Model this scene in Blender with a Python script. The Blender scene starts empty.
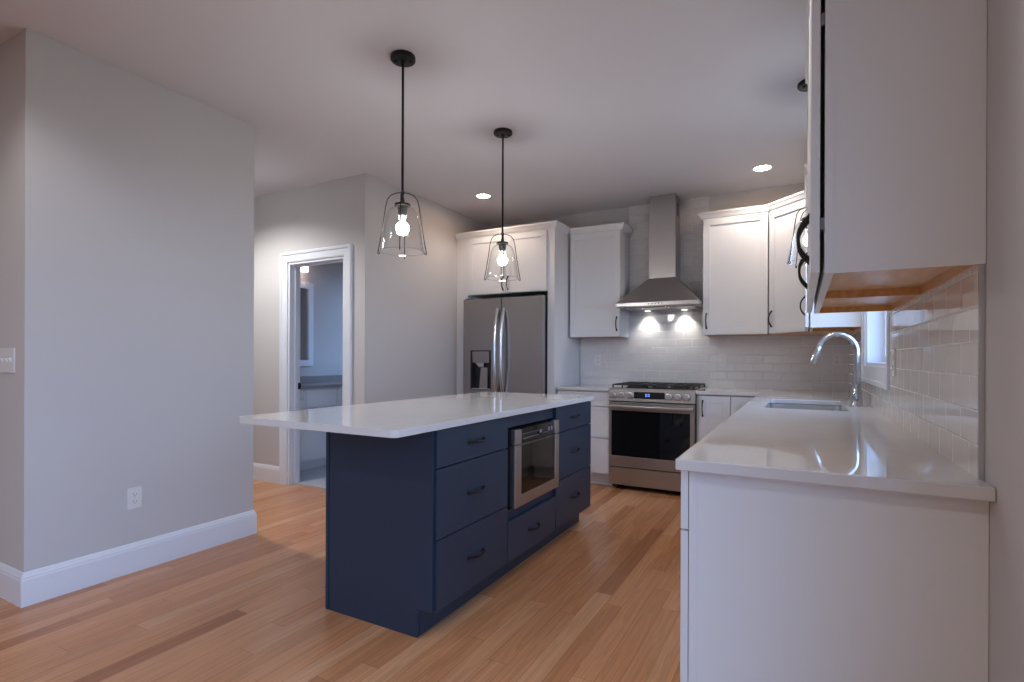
import bpy, bmesh, math, random
from mathutils import Vector, Matrix
random.seed(7)
sc = bpy.context.scene
COL = sc.collection
PI = math.pi

# ------------------------------------------------------------------ camera
cam_d = bpy.data.cameras.new('camera')
cam = bpy.data.objects.new('camera', cam_d); COL.objects.link(cam)
cam_d.sensor_fit = 'HORIZONTAL'; cam_d.sensor_width = 36.0
cam_d.lens = 530.9966 / 1024 * 36.0
cam_d.shift_y = (358.6578 - 341.0) / 1024
cam_d.clip_start = 0.02
cam.location = (0, 0, 1.1805)
cam.rotation_euler = (Matrix.Rotation(0.5001, 4, 'Z') @ Matrix.Rotation(PI/2, 4, 'X') @ Matrix.Rotation(0.0037, 4, 'Z')).to_euler()
sc.camera = cam

# ------------------------------------------------------------------ sky and exposure
W_STR = 9.0
world = bpy.data.worlds.new('dusk_sky'); sc.world = world; world.use_nodes = True
bg = world.node_tree.nodes['Background']
bg.inputs['Strength'].default_value = W_STR
_n = world.node_tree.nodes; _l = world.node_tree.links
_tc = _n.new('ShaderNodeTexCoord'); _sp = _n.new('ShaderNodeSeparateXYZ'); _rp = _n.new('ShaderNodeValToRGB')
_l.new(_tc.outputs['Generated'], _sp.inputs[0]); _mr = _n.new('ShaderNodeMapRange'); _mr.inputs['From Min'].default_value = -0.25; _mr.inputs['From Max'].default_value = 0.75
_l.new(_sp.outputs[2], _mr.inputs['Value']); _l.new(_mr.outputs[0], _rp.inputs['Fac']); _l.new(_rp.outputs[0], bg.inputs['Color'])
_e = _rp.color_ramp.elements                  # dusk: dark ground, pale blue horizon, deeper blue above
_e[0].position = 0.17; _e[0].color = (0.07, 0.075, 0.08, 1); _e[1].position = 1.0; _e[1].color = (0.34, 0.56, 1.0, 1)
_k = _e.new(0.24); _k.color = (0.45, 0.645, 1.0, 1)
sc.view_settings.view_transform = 'Standard'; sc.view_settings.look = 'None'
sc.view_settings.gamma = 1.0; sc.view_settings.use_curve_mapping = False
sc.view_settings.exposure = -0.05
try:
    sc.cycles.use_denoising = True
    sc.cycles.max_bounces = 10; sc.cycles.diffuse_bounces = 6; sc.cycles.glossy_bounces = 4
    sc.cycles.transparent_max_bounces = 12
    sc.cycles.caustics_reflective = False; sc.cycles.caustics_refractive = False
    sc.cycles.sample_clamp_indirect = 4.0
except Exception: pass

WARM = (1.0, 0.965, 0.94)
E_DOWN, E_BULB, E_HOOD, E_BATH, E_ROOM = 27.0, 200.0, 9.5, 7.0, 7.5

def portal(name, loc, rot, sx, sy):          # the window openings, told to the sampler as portals of the sky
    d = bpy.data.lights.new(name, 'AREA'); d.shape = 'RECTANGLE'; d.size = sx; d.size_y = sy
    d.cycles.is_portal = True
    o = bpy.data.objects.new(name, d); COL.objects.link(o); o.location = loc; o.rotation_euler = rot
    return o

# ------------------------------------------------------------------ fixed levels and planes of the room
H = 2.74                 # ceiling
XR = 0.357               # right wall
YB = 5.339               # range wall
XW = -3.2375             # wall left of the fridge
YD = 3.3335              # bathroom door wall
XL, YL0, YL1 = -3.232, 1.10, 2.297   # wall block on the left
XBATH = -5.05
XFAR, YREAR = -7.0, -4.1
CT, CB = 0.914, 0.8846   # worktop top and underside

for nm, l, r, a, b in (
    ('window_portal', (XR+0.13, 3.525, 1.67), (0, PI/2, 0), 1.0, 0.95),
    ('window_portal', (XR+0.13, -0.75, 1.2), (0, PI/2, 0), 2.2, 2.7),
    ('window_portal', (-4.425, YB+0.1, 1.67), (-PI/2, 0, 0), 0.85, 1.25)):
    portal(nm, l, r, a, b)

# ------------------------------------------------------------------ materials
def nt(name):
    m = bpy.data.materials.new(name); m.use_nodes = True
    n = m.node_tree.nodes; p = n['Principled BSDF']
    return m, m.node_tree, n, m.node_tree.links, p

def plain(name, col, rough=0.5, metal=0.0, spec=0.5, bump=0.0, bscale=200.0, coat=0.0):
    m, t, n, l, p = nt(name)
    p.inputs['Base Color'].default_value = (*col, 1); p.inputs['Roughness'].default_value = rough
    p.inputs['Metallic'].default_value = metal; p.inputs['Specular IOR Level'].default_value = spec
    p.inputs['Coat Weight'].default_value = coat
    tc = n.new('ShaderNodeTexCoord'); no = n.new('ShaderNodeTexNoise'); no.inputs['Scale'].default_value = bscale
    l.new(tc.outputs['Object'], no.inputs['Vector'])
    mx = n.new('ShaderNodeMixRGB'); mx.blend_type = 'MULTIPLY'; mx.inputs[0].default_value = 0.05
    mx.inputs[1].default_value = (*col, 1); l.new(no.outputs['Fac'], mx.inputs[2]); l.new(mx.outputs[0], p.inputs['Base Color'])
    if bump:
        b = n.new('ShaderNodeBump'); b.inputs['Strength'].default_value = bump; b.inputs['Distance'].default_value = 0.002
        l.new(no.outputs['Fac'], b.inputs['Height']); l.new(b.outputs['Normal'], p.inputs['Normal'])
    return m

def emit(name, col, s):
    m, t, n, l, p = nt(name)
    p.inputs['Base Color'].default_value = (0.8, 0.8, 0.8, 1)
    p.inputs['Emission Color'].default_value = (*col, 1); p.inputs['Emission Strength'].default_value = s
    return m

def steel(name, col, rough, axis):           # brushed: noise stretched across one axis
    m, t, n, l, p = nt(name)
    p.inputs['Metallic'].default_value = 1.0
    tc = n.new('ShaderNodeTexCoord'); mp = n.new('ShaderNodeMapping'); s = [300, 300, 300]; s[axis] = 2
    mp.inputs['Scale'].default_value = s
    no = n.new('ShaderNodeTexNoise'); no.inputs['Scale'].default_value = 1.0; no.inputs['Detail'].default_value = 3
    l.new(tc.outputs['Object'], mp.inputs['Vector']); l.new(mp.outputs['Vector'], no.inputs['Vector'])
    mr = n.new('ShaderNodeMapRange'); mr.inputs['To Min'].default_value = rough - 0.01; mr.inputs['To Max'].default_value = rough + 0.015
    l.new(no.outputs['Fac'], mr.inputs['Value']); l.new(mr.outputs[0], p.inputs['Roughness'])
    mx = n.new('ShaderNodeMixRGB'); mx.inputs[0].default_value = 0.02; mx.blend_type = 'MULTIPLY'; mx.inputs[1].default_value = (*col, 1)
    l.new(no.outputs['Fac'], mx.inputs[2]); l.new(mx.outputs[0], p.inputs['Base Color'])
    return m

def thin_glass(name, tint=(0.97, 0.98, 0.98), base=0.04, rough=0.02):
    m = bpy.data.materials.new(name); m.use_nodes = True
    n = m.node_tree.nodes; l = m.node_tree.links; n.clear()
    out = n.new('ShaderNodeOutputMaterial'); mix = n.new('ShaderNodeMixShader'); tr = n.new('ShaderNodeBsdfTransparent')
    gl = n.new('ShaderNodeBsdfGlossy'); lw = n.new('ShaderNodeLayerWeight'); pw = n.new('ShaderNodeMath'); pw.operation = 'POWER'; pw.inputs[1].default_value = 3.0; fr = n.new('ShaderNodeMath'); fr.operation = 'MULTIPLY_ADD'; fr.inputs[1].default_value = 0.55; fr.inputs[2].default_value = base
    lw.inputs['Blend'].default_value = 0.5; l.new(lw.outputs['Facing'], pw.inputs[0]); l.new(pw.outputs[0], fr.inputs[0])
    tr.inputs['Color'].default_value = (*tint, 1); gl.inputs['Roughness'].default_value = rough
    l.new(fr.outputs[0], mix.inputs[0]); l.new(tr.outputs[0], mix.inputs[1]); l.new(gl.outputs[0], mix.inputs[2]); l.new(mix.outputs[0], out.inputs['Surface'])
    return m

def tile(name, ux, uy, w, h, grout, bump, col=(0.8, 0.79, 0.78), gcol=(0.77, 0.76, 0.75), rough=0.08, off=(0, 0)):
    """glazed subway tile in running bond; ux/uy name the object axes along and up the wall"""
    m, t, n, l, p = nt(name)
    tc = n.new('ShaderNodeTexCoord'); sp = n.new('ShaderNodeSeparateXYZ'); cb = n.new('ShaderNodeCombineXYZ')
    l.new(tc.outputs['Object'], sp.inputs[0])
    def sh(src, o):
        a = n.new('ShaderNodeMath'); a.operation = 'ADD'; a.inputs[1].default_value = o; l.new(src, a.inputs[0]); return a.outputs[0]
    l.new(sh(sp.outputs[ux], off[0]), cb.inputs[0]); l.new(sh(sp.outputs[uy], off[1]), cb.inputs[1])
    br = n.new('ShaderNodeTexBrick'); br.offset = 0.5; br.inputs['Scale'].default_value = 1.0
    br.inputs['Brick Width'].default_value = w; br.inputs['Row Height'].default_value = h
    br.inputs['Mortar Size'].default_value = grout; br.inputs['Mortar Smooth'].default_value = 0.6
    br.inputs['Color1'].default_value = (*col, 1); br.inputs['Color2'].default_value = (*[c*0.97 for c in col], 1); br.inputs['Mortar'].default_value = (*gcol, 1)
    l.new(cb.outputs[0], br.inputs['Vector']); l.new(br.outputs['Color'], p.inputs['Base Color'])
    iv = n.new('ShaderNodeMath'); iv.operation = 'SUBTRACT'; iv.inputs[0].default_value = 1.0; l.new(br.outputs['Fac'], iv.inputs[1])
    b = n.new('ShaderNodeBump'); b.inputs['Strength'].default_value = bump; b.inputs['Distance'].default_value = 0.003
    l.new(iv.outputs[0], b.inputs['Height']); l.new(b.outputs['Normal'], p.inputs['Normal'])
    mr = n.new('ShaderNodeMapRange'); mr.inputs['To Min'].default_value = rough; mr.inputs['To Max'].default_value = 0.6
    l.new(br.outputs['Fac'], mr.inputs['Value']); l.new(mr.outputs[0], p.inputs['Roughness'])
    return m

def wood_floor(name):
    m, t, n, l, p = nt(name)
    PW, PL = 0.083, 1.15
    tc = n.new('ShaderNodeTexCoord'); sp = n.new('ShaderNodeSeparateXYZ'); l.new(tc.outputs['Object'], sp.inputs[0])
    def M(op, a, b=None, c=None):
        q = n.new('ShaderNodeMath'); q.operation = op
        for i, v in enumerate((a, b, c)):
            if v is None: continue
            if isinstance(v, (int, float)): q.inputs[i].default_value = v
            else: l.new(v, q.inputs[i])
        return q.outputs[0]
    u = M('DIVIDE', sp.outputs[0], PW); row = M('FLOOR', u); fu = M('FRACT', u)
    wn = n.new('ShaderNodeTexWhiteNoise'); wn.noise_dimensions = '1D'; l.new(row, wn.inputs['W'])
    v = M('ADD', M('DIVIDE', sp.outputs[1], PL), M('MULTIPLY', wn.outputs['Value'], 7.3)); cell = M('FLOOR', v); fv = M('FRACT', v)
    cb = n.new('ShaderNodeCombineXYZ'); l.new(row, cb.inputs[0]); l.new(cell, cb.inputs[1])
    w2 = n.new('ShaderNodeTexWhiteNoise'); w2.noise_dimensions = '2D'; l.new(cb.outputs[0], w2.inputs['Vector'])
    # grain: long soft noise, shifted per board
    gv = n.new('ShaderNodeCombineXYZ'); l.new(M('MULTIPLY', sp.outputs[0], 22.0), gv.inputs[0]); l.new(M('MULTIPLY', sp.outputs[1], 1.1), gv.inputs[1])
    l.new(M('MULTIPLY', w2.outputs['Value'], 40.0), gv.inputs[2])
    g1 = n.new('ShaderNodeTexNoise'); g1.inputs['Scale'].default_value = 1.0; g1.inputs['Detail'].default_value = 4; g1.inputs['Distortion'].default_value = 0.6
    l.new(gv.outputs[0], g1.inputs['Vector'])
    wv = n.new('ShaderNodeMath'); wv.operation = 'SINE'; l.new(M('MULTIPLY', g1.outputs['Fac'], 42.0), wv.inputs[0])
    g2 = n.new('ShaderNodeTexNoise'); g2.inputs['Scale'].default_value = 5.0; g2.inputs['Detail'].default_value = 3; l.new(gv.outputs[0], g2.inputs['Vector'])
    ramp = n.new('ShaderNodeValToRGB'); e = ramp.color_ramp.elements
    e[0].position = 0.0; e[0].color = (0.36, 0.150, 0.062, 1); e[1].position = 1.0; e[1].color = (0.60, 0.325, 0.17, 1)
    for pos, c in ((0.15, (0.50, 0.225, 0.098, 1)), (0.55, (0.535, 0.256, 0.12, 1)), (0.85, (0.575, 0.29, 0.142, 1))):
        k = e.new(pos); k.color = c
    l.new(w2.outputs['Value'], ramp.inputs['Fac'])
    fv2 = n.new('ShaderNodeCombineXYZ'); l.new(M('MULTIPLY', sp.outputs[0], 170.0), fv2.inputs[0]); l.new(M('MULTIPLY', sp.outputs[1], 2.2), fv2.inputs[1]); l.new(M('MULTIPLY', w2.outputs['Value'], 60.0), fv2.inputs[2])
    g3 = n.new('ShaderNodeTexNoise'); g3.inputs['Scale'].default_value = 1.0; g3.inputs['Detail'].default_value = 2; l.new(fv2.outputs[0], g3.inputs['Vector'])
    gm = M('ADD', M('MULTIPLY', wv.outputs[0], 0.085), M('MULTIPLY', g3.outputs['Fac'], 0.36))
    gm = M('ADD', M('ADD', gm, M('MULTIPLY', g1.outputs['Fac'], 0.35)), 0.62)
    mx = n.new('ShaderNodeMixRGB'); mx.blend_type = 'MULTIPLY'; mx.inputs[0].default_value = 0.9
    l.new(ramp.outputs[0], mx.inputs[1]); l.new(gm, mx.inputs[2])
    # seams between boards
    du = M('MINIMUM', fu, M('SUBTRACT', 1.0, fu)); dv = M('MINIMUM', fv, M('SUBTRACT', 1.0, fv))
    seam = M('MINIMUM', M('DIVIDE', du, 0.014), M('DIVIDE', dv, 0.0011)); seam = M('MINIMUM', seam, 1.0)
    mx2 = n.new('ShaderNodeMixRGB'); l.new(seam, mx2.inputs[0]); mx2.inputs[1].default_value = (0.13, 0.06, 0.035, 1); l.new(mx.outputs[0], mx2.inputs[2])
    l.new(mx2.outputs[0], p.inputs['Base Color'])
    mr = n.new('ShaderNodeMapRange'); mr.inputs['To Min'].default_value = 0.2; mr.inputs['To Max'].default_value = 0.3
    l.new(g2.outputs['Fac'], mr.inputs['Value']); l.new(mr.outputs[0], p.inputs['Roughness'])
    b = n.new('ShaderNodeBump'); b.inputs['Strength'].default_value = 0.25; b.inputs['Distance'].default_value = 0.0015
    l.new(M('ADD', seam, M('MULTIPLY', wv.outputs[0], 0.03)), b.inputs['Height']); l.new(b.outputs['Normal'], p.inputs['Normal'])
    return m

def maple(name):
    m, t, n, l, p = nt(name)
    tc = n.new('ShaderNodeTexCoord'); mp = n.new('ShaderNodeMapping'); mp.inputs['Scale'].default_value = (3, 30, 30)
    no = n.new('ShaderNodeTexNoise'); no.inputs['Scale'].default_value = 1.5; no.inputs['Detail'].default_value = 4
    l.new(tc.outputs['Object'], mp.inputs[0]); l.new(mp.outputs[0], no.inputs['Vector'])
    r = n.new('ShaderNodeValToRGB'); r.color_ramp.elements[0].color = (0.54, 0.275, 0.105, 1); r.color_ramp.elements[1].color = (0.70, 0.40, 0.175, 1)
    r.color_ramp.elements[0].position = 0.3; r.color_ramp.elements[1].position = 0.7
    l.new(no.outputs['Fac'], r.inputs[0]); l.new(r.outputs[0], p.inputs['Base Color']); p.inputs['Roughness'].default_value = 0.3
    return m

def quartz(name):
    m, t, n, l, p = nt(name)
    tc = n.new('ShaderNodeTexCoord'); no = n.new('ShaderNodeTexNoise'); no.inputs['Scale'].default_value = 6; no.inputs['Detail'].default_value = 5; no.inputs['Distortion'].default_value = 1.0
    l.new(tc.outputs['Object'], no.inputs['Vector'])
    r = n.new('ShaderNodeValToRGB'); r.color_ramp.elements[0].color = (0.655, 0.65, 0.655, 1); r.color_ramp.elements[1].color = (0.68, 0.675, 0.675, 1)
    r.color_ramp.elements[0].position = 0.35; r.color_ramp.elements[1].position = 0.6
    l.new(no.outputs['Fac'], r.inputs[0]); l.new(r.outputs[0], p.inputs['Base Color']); p.inputs['Roughness'].default_value = 0.03
    p.inputs['Specular IOR Level'].default_value = 0.6
    return m

M_WALL = plain('wall_paint', (0.555, 0.548, 0.553), 0.75, bump=0.06, bscale=350, spec=0.25)
M_CEIL = plain('ceiling_paint', (0.67, 0.665, 0.705), 0.9, spec=0.1, bump=0.05, bscale=300)
M_TRIM = plain('trim_paint', (0.725, 0.77, 0.835), 0.35)
M_CAB = plain('cabinet_white', (0.75, 0.768, 0.79), 0.38)
M_NAVY = plain('cabinet_navy', (0.016, 0.034, 0.064), 0.42)
M_DARK = plain('gap_dark', (0.012, 0.012, 0.014), 0.7)
M_BLACK = plain('black_metal', (0.018, 0.017, 0.017), 0.42, 0.6)
M_IRON = plain('cast_iron', (0.02, 0.02, 0.02), 0.55, bump=0.2)
M_BGLASS = plain('black_glass', (0.006, 0.006, 0.007), 0.05, spec=0.55)
M_BPLAST = plain('black_plastic', (0.02, 0.02, 0.022), 0.35)
M_SS_X = steel('stainless_horizontal', (0.50, 0.485, 0.475), 0.33, 0)
M_SS_Y = steel('stainless_side', (0.50, 0.485, 0.475), 0.36, 1)
M_SS_Z = steel('stainless_vertical', (0.40, 0.375, 0.365), 0.26, 2)
M_CHROME = plain('polished_chrome', (0.72, 0.72, 0.73), 0.12, 1.0)
M_NICKEL = plain('satin_steel', (0.68, 0.68, 0.68), 0.27, 1.0)
M_QUARTZ = quartz('white_quartz')
M_FLOOR = wood_floor('oak_boards')
M_MAPLE = maple('maple_underside')
M_GLASS = thin_glass('clear_glass', (0.99, 0.995, 0.995), 0.025)
M_RIM = thin_glass('glass_rim', (0.97, 0.98, 0.98), 0.3, 0.05)
M_PANE = thin_glass('window_glass', (0.96, 0.98, 1.0))
M_FAUCET = plain('brushed_faucet', (0.52, 0.54, 0.56), 0.2, 1.0)
M_MIRROR = plain('mirror_silver', (0.75, 0.77, 0.78), 0.03, 1.0)
M_PLATE = plain('plate_white', (0.74, 0.74, 0.745), 0.3)
M_SLOT = plain('slot_grey', (0.16, 0.16, 0.17), 0.5)
M_DOWN = emit('downlight_lens', (1.0, 0.62, 0.34), 95.0)
M_BULB = emit('bulb_glow', (1.0, 0.98, 0.965), E_BULB)
M_HOODL = emit('hood_led', (1.0, 0.96, 0.9), 6.0)
M_SHADE = emit('frosted_shade', (1.0, 0.72, 0.6), E_BATH)
M_BLUE = emit('clock_digits', (0.05, 0.22, 1.0), 1.0)
M_KNOB = plain('knob_steel', (0.78, 0.78, 0.79), 0.3, 0.95)
M_STONE = plain('vanity_stone', (0.30, 0.28, 0.28), 0.2)
M_ICON = plain('panel_icons', (0.22, 0.22, 0.24), 0.5)
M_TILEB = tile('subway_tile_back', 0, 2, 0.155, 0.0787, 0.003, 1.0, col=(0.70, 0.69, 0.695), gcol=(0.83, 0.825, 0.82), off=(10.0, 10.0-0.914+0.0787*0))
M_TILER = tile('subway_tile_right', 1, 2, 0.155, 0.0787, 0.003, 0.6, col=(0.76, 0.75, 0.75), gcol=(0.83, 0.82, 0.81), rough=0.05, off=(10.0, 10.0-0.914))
M_BTILE = tile('bath_floor_tile', 0, 1, 0.6, 0.3, 0.004, 0.3, col=(0.42, 0.43, 0.45), gcol=(0.3, 0.3, 0.31), rough=0.3, off=(10, 10))

# ------------------------------------------------------------------ mesh helpers
OFF = {}
class B:
    def __init__(s): s.bm = bmesh.new()
    def box(s, x0, x1, y0, y1, z0, z1):
        v = [s.bm.verts.new(c) for c in ((x0,y0,z0),(x1,y0,z0),(x1,y1,z0),(x0,y1,z0),(x0,y0,z1),(x1,y0,z1),(x1,y1,z1),(x0,y1,z1))]
        for f in ((0,3,2,1),(4,5,6,7),(0,1,5,4),(1,2,6,5),(2,3,7,6),(3,0,4,7)): s.bm.faces.new([v[i] for i in f])
        return s
    def hexa(s, lo, hi):       # two rings of four points
        a = [s.bm.verts.new(p) for p in lo]; b = [s.bm.verts.new(p) for p in hi]; k = len(a)
        s.bm.faces.new(a[::-1]); s.bm.faces.new(b)
        for i in range(k): s.bm.faces.new((a[i], a[(i+1)%k], b[(i+1)%k], b[i]))
        return s
    def prism(s, loops, w0, w1, mp=lambda u, v, w: (u, v, w)):
        """outline (with holes) in u,v extruded from w0 to w1"""
        vs = []; es = []
        for L in loops:
            a = [s.bm.verts.new(Vector(mp(u, v, w1))) for u, v in L]; vs += a
            es += [s.bm.edges.new((a[i], a[(i+1) % len(a)])) for i in range(len(a))]
        r = bmesh.ops.triangle_fill(s.bm, edges=es, use_beauty=True)
        fs = [g for g in r['geom'] if isinstance(g, bmesh.types.BMFace)]
        e = bmesh.ops.extrude_face_region(s.bm, geom=fs)
        d = Vector(mp(0, 0, w0)) - Vector(mp(0, 0, w1))
        bmesh.ops.translate(s.bm, vec=d, verts=[g for g in e['geom'] if isinstance(g, bmesh.types.BMVert)])
        return s
    def sweep(s, path, prof, mp=lambda u, v, w: (u, v, w), closed=False, side=1):
        """profile (offset to the side, w) carried along a mitred 2-D path"""
        P = [Vector(p) for p in path]; k = len(P); rings = []
        for i in range(k):
            a = P[(i-1) % k]; b = P[(i+1) % k]; d0 = (P[i]-a); d1 = (b-P[i])
            if not closed and i == 0: d0 = d1
            if not closed and i == k-1: d1 = d0
            d0 = d0.normalized(); d1 = d1.normalized()
            n0 = Vector((d0.y, -d0.x))*side; n1 = Vector((d1.y, -d1.x))*side
            m = (n0+n1); m = m / max(1e-6, m.dot(n0))
            rings.append([s.bm.verts.new(mp(P[i].x+m.x*o, P[i].y+m.y*o, w)) for o, w in prof])
        q = len(prof)
        for i in range(k if closed else k-1):
            r0, r1 = rings[i], rings[(i+1) % k]
            for j in range(q): s.bm.faces.new((r0[j], r0[(j+1)%q], r1[(j+1)%q], r1[j]))
        if not closed: s.bm.faces.new(rings[0]); s.bm.faces.new(rings[-1][::-1])
        return s
    def tube(s, pts, r, n=10, caps=True):
        pts = [Vector(p) for p in pts]; k = len(pts); rs = r if isinstance(r, (list, tuple)) else [r]*k
        t = [(pts[min(i+1, k-1)]-pts[max(i-1, 0)]).normalized() for i in range(k)]
        ref = Vector((0, 0, 1)) if abs(t[0].z) < 0.9 else Vector((1, 0, 0))
        x = t[0].cross(ref).normalized(); rings = []
        for i in range(k):
            x = (x - t[i]*x.dot(t[i])).normalized(); y = t[i].cross(x)
            rings.append([s.bm.verts.new(pts[i]+(x*math.cos(2*PI*j/n)+y*math.sin(2*PI*j/n))*rs[i]) for j in range(n)])
        for i in range(k-1):
            for j in range(n): s.bm.faces.new((rings[i][j], rings[i][(j+1)%n], rings[i+1][(j+1)%n], rings[i+1][j]))
        if caps: s.bm.faces.new(rings[0][::-1]); s.bm.faces.new(rings[-1])
        return s
    def lathe(s, prof, c=(0, 0, 0), ax='Z', n=32):
        c = Vector(c); rings = []
        def mp(r, h, a):
            p, q = r*math.cos(a), r*math.sin(a)
            return c + (Vector((p, q, h)) if ax == 'Z' else Vector((p, h, q)) if ax == 'Y' else Vector((h, p, q)))
        for r, h in prof:
            rings.append([s.bm.verts.new(mp(max(r, 1e-5), h, 2*PI*j/n)) for j in range(n)])
        for a, b in zip(rings, rings[1:]):
            for j in range(n): s.bm.faces.new((a[j], a[(j+1)%n], b[(j+1)%n], b[j]))
        bmesh.ops.remove_doubles(s.bm, verts=[v for q in (rings[0], rings[-1]) for v in q], dist=1e-4)
        return s
    def cyl(s, c, r, h0, h1, ax='Z', n=24):
        return s.lathe([(0, h0), (r, h0), (r, h1), (0, h1)], c, ax, n)
    def shaker(s, x0, x1, z0, z1, yf, t=0.02, rail=0.058, rec=0.009, flat=False):
        """door in the local cabinet frame, front at yf (facing -y), frame and recessed panel"""
        if flat: return s.box(x0, x1, yf, yf+t, z0, z1)
        o = [(x0,z0),(x1,z0),(x1,z1),(x0,z1)]; i = [(x0+rail,z0+rail),(x1-rail,z0+rail),(x1-rail,z1-rail),(x0+rail,z1-rail)]
        bv = s.bm.verts.new
        A = [bv((x,yf,z)) for x,z in o]; I = [bv((x,yf,z)) for x,z in i]; R = [bv((x,yf+rec,z)) for x,z in i]; K = [bv((x,yf+t,z)) for x,z in o]
        f = s.bm.faces.new
        for j in range(4):
            k = (j+1)%4; f((A[j],A[k],I[k],I[j])); f((I[j],I[k],R[k],R[j])); f((A[k],A[j],K[j],K[k]))
        f(R); f(K[::-1]); return s
    def build(s, name, mat, parent=None, bevel=0.0, smooth=False, at=None, angle=35):
        bm = s.bm; bmesh.ops.recalc_face_normals(bm, faces=bm.faces)
        me = bpy.data.meshes.new(name); o = bpy.data.objects.new(name, me); COL.objects.link(o)
        if parent is not None: off = OFF[parent.name]
        elif at is not None: off = Vector(at)
        else:
            xs = [v.co for v in bm.verts]
            off = Vector(((min(v.x for v in xs)+max(v.x for v in xs))/2, (min(v.y for v in xs)+max(v.y for v in xs))/2, min(v.z for v in xs)))
        for v in bm.verts: v.co -= off
        bm.to_mesh(me); bm.free()
        if smooth:
            for p in me.polygons: p.use_smooth = True
            me.set_sharp_from_angle(angle=math.radians(angle))
        me.materials.append(mat)
        if parent is not None: o.parent = parent; OFF[o.name] = off
        else: o.location = off; OFF[o.name] = off
        if bevel:
            md = o.modifiers.new('edge', 'BEVEL'); md.width = bevel; md.segments = 2; md.limit_method = 'ANGLE'; md.angle_limit = math.radians(40)
        return o

def struct(o): o['kind'] = 'structure'; return o
def tag(o, label, cat, group=None):
    o['label'] = label; o['category'] = cat
    if group: o['group'] = group
    return o
def thing(name, loc, label, cat, group=None, rz=0.0, local=False):
    o = bpy.data.objects.new(name, None); COL.objects.link(o); o.location = loc; o.rotation_euler = (0, 0, rz)
    o.empty_display_size = 0.05
    OFF[o.name] = Vector((0, 0, 0)) if local else Vector(loc)
    return tag(o, label, cat, group)
def kids(o): return [c for c in bpy.data.objects if c.parent == o]
def dup(root, loc, label=None):
    r = root.copy(); COL.objects.link(r); r.location = loc
    if label: r['label'] = label
    for ch in kids(root):
        c = ch.copy(); COL.objects.link(c); c.parent = r
        for g in kids(ch):
            d = g.copy(); COL.objects.link(d); d.parent = c
    return r
def rrect(x0, x1, y0, y1, r, n=6):
    pts = []
    for cx, cy, a0 in ((x1-r, y0+r, -PI/2), (x1-r, y1-r, 0), (x0+r, y1-r, PI/2), (x0+r, y0+r, PI)):
        pts += [(cx+r*math.cos(a0+PI/2*i/n), cy+r*math.sin(a0+PI/2*i/n)) for i in range(n+1)]
    return pts
rect = lambda a, b, c, d: [(a, c), (b, c), (b, d), (a, d)]
XZ = lambda y: (lambda u, v, w: (u, y + w, v))     # outline drawn in x,z, thickness along y
YZ = lambda x: (lambda u, v, w: (x + w, u, v))     # outline drawn in y,z, thickness along x

def pull(b, c, along, out, L=0.128, rise=0.03, r=0.0052):
    """arched bow pull: feet on the face, flattened arc between them"""
    c, a, o = Vector(c), Vector(along), Vector(out); pts = []; rr = []
    n = 14
    for i in range(n+1):
        t = -1 + 2*i/n
        pts.append(c + a*(t*L/2) + o*(rise*(1-abs(t)**2.4) )); rr.append(r*(1.15 - 0.25*(1-abs(t))))
    b.tube(pts, rr, 8)
    for sg in (-1, 1): b.tube([c + a*(sg*L/2) - o*0.001, c + a*(sg*L/2) + o*0.004], r*1.6, 10)
    return b

# ------------------------------------------------------------------ room shell
struct(B().box(XFAR-0.12, XR+0.14, YREAR-0.12, YB+0.12, -0.1, 0.0).build('floor', M_FLOOR, at=(0, 0, 0)))
struct(B().box(XBATH, XW-0.112, YD+0.058, YB, 0.0005, 0.006).build('floor_bathroom', M_BTILE, at=(0, 0, 0)))
struct(B().box(XFAR-0.12, XR+0.14, YREAR-0.12, YB+0.12, H, H+0.1).build('ceiling', M_CEIL))
# kitchen window and the big living-room glazing sit in the right wall
KW = (3.03, 4.02, 1.145, 2.2)
struct(B().prism([rect(YREAR-0.12, YB+0.12, 0, H), rect(*KW), rect(-2.1, 0.6, 0.1, 2.3)], 0.0, 0.14, YZ(XR)).build('wall_right', M_WALL))
struct(B().prism([rect(XBATH-0.12, XR, 0, H), rect(-4.85, -4.0, 1.05, 2.3)], 0.0, 0.12, XZ(YB)).build('wall_back', M_WALL))
struct(B().box(XW-0.112, XW, YD+0.112, YB, 0, H).build('wall_fridge_side', M_WALL))
DO = (-4.19, -3.475, 0.0, 2.06)
struct(B().prism([[(XFAR, 0), (DO[0], 0), (DO[0], DO[3]), (DO[1], DO[3]), (DO[1], 0), (XW, 0), (XW, H), (XFAR, H)]], 0.0, 0.112, XZ(YD)).build('wall_bathroom_door', M_WALL))
struct(B().box(XFAR, XL, YL0, YL1, 0, H).build('wall_left', M_WALL))
struct(B().box(XFAR-0.12, XFAR, YREAR-0.12, YB+0.12, 0, H).build('wall_far_left', M_WALL))
struct(B().prism([rect(XFAR, XR, 0, H)], -0.12, 0.0, XZ(YREAR)).build('wall_rear', M_WALL))
struct(B().box(XBATH-0.12, XBATH, YD+0.112, YB, 0, H).build('wall_bathroom_left', M_WALL))

# baseboards
BBP = [(0, 0), (0.016, 0), (0.016, 0.122), (0.0135, 0.13), (0.0135, 0.137), (0.010, 0.143), (0.006, 0.155), (0.003, 0.1588), (0, 0.1588)]
struct(B().sweep([(XFAR, YL0), (XL, YL0), (XL, YL1), (XFAR, YL1)], BBP).build('baseboard_left', M_TRIM))
struct(B().sweep([(XFAR, YD), (-4.286, YD)], BBP).build('baseboard_bathroom_door', M_TRIM))
struct(B().sweep([(-3.384, YD), (XW, YD), (XW, 4.69)], BBP).build('baseboard_fridge_side', M_TRIM))
struct(B().sweep([(XR, 1.49), (XR, 0.62)], BBP, side=1).build('baseboard_right', M_TRIM))

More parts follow.
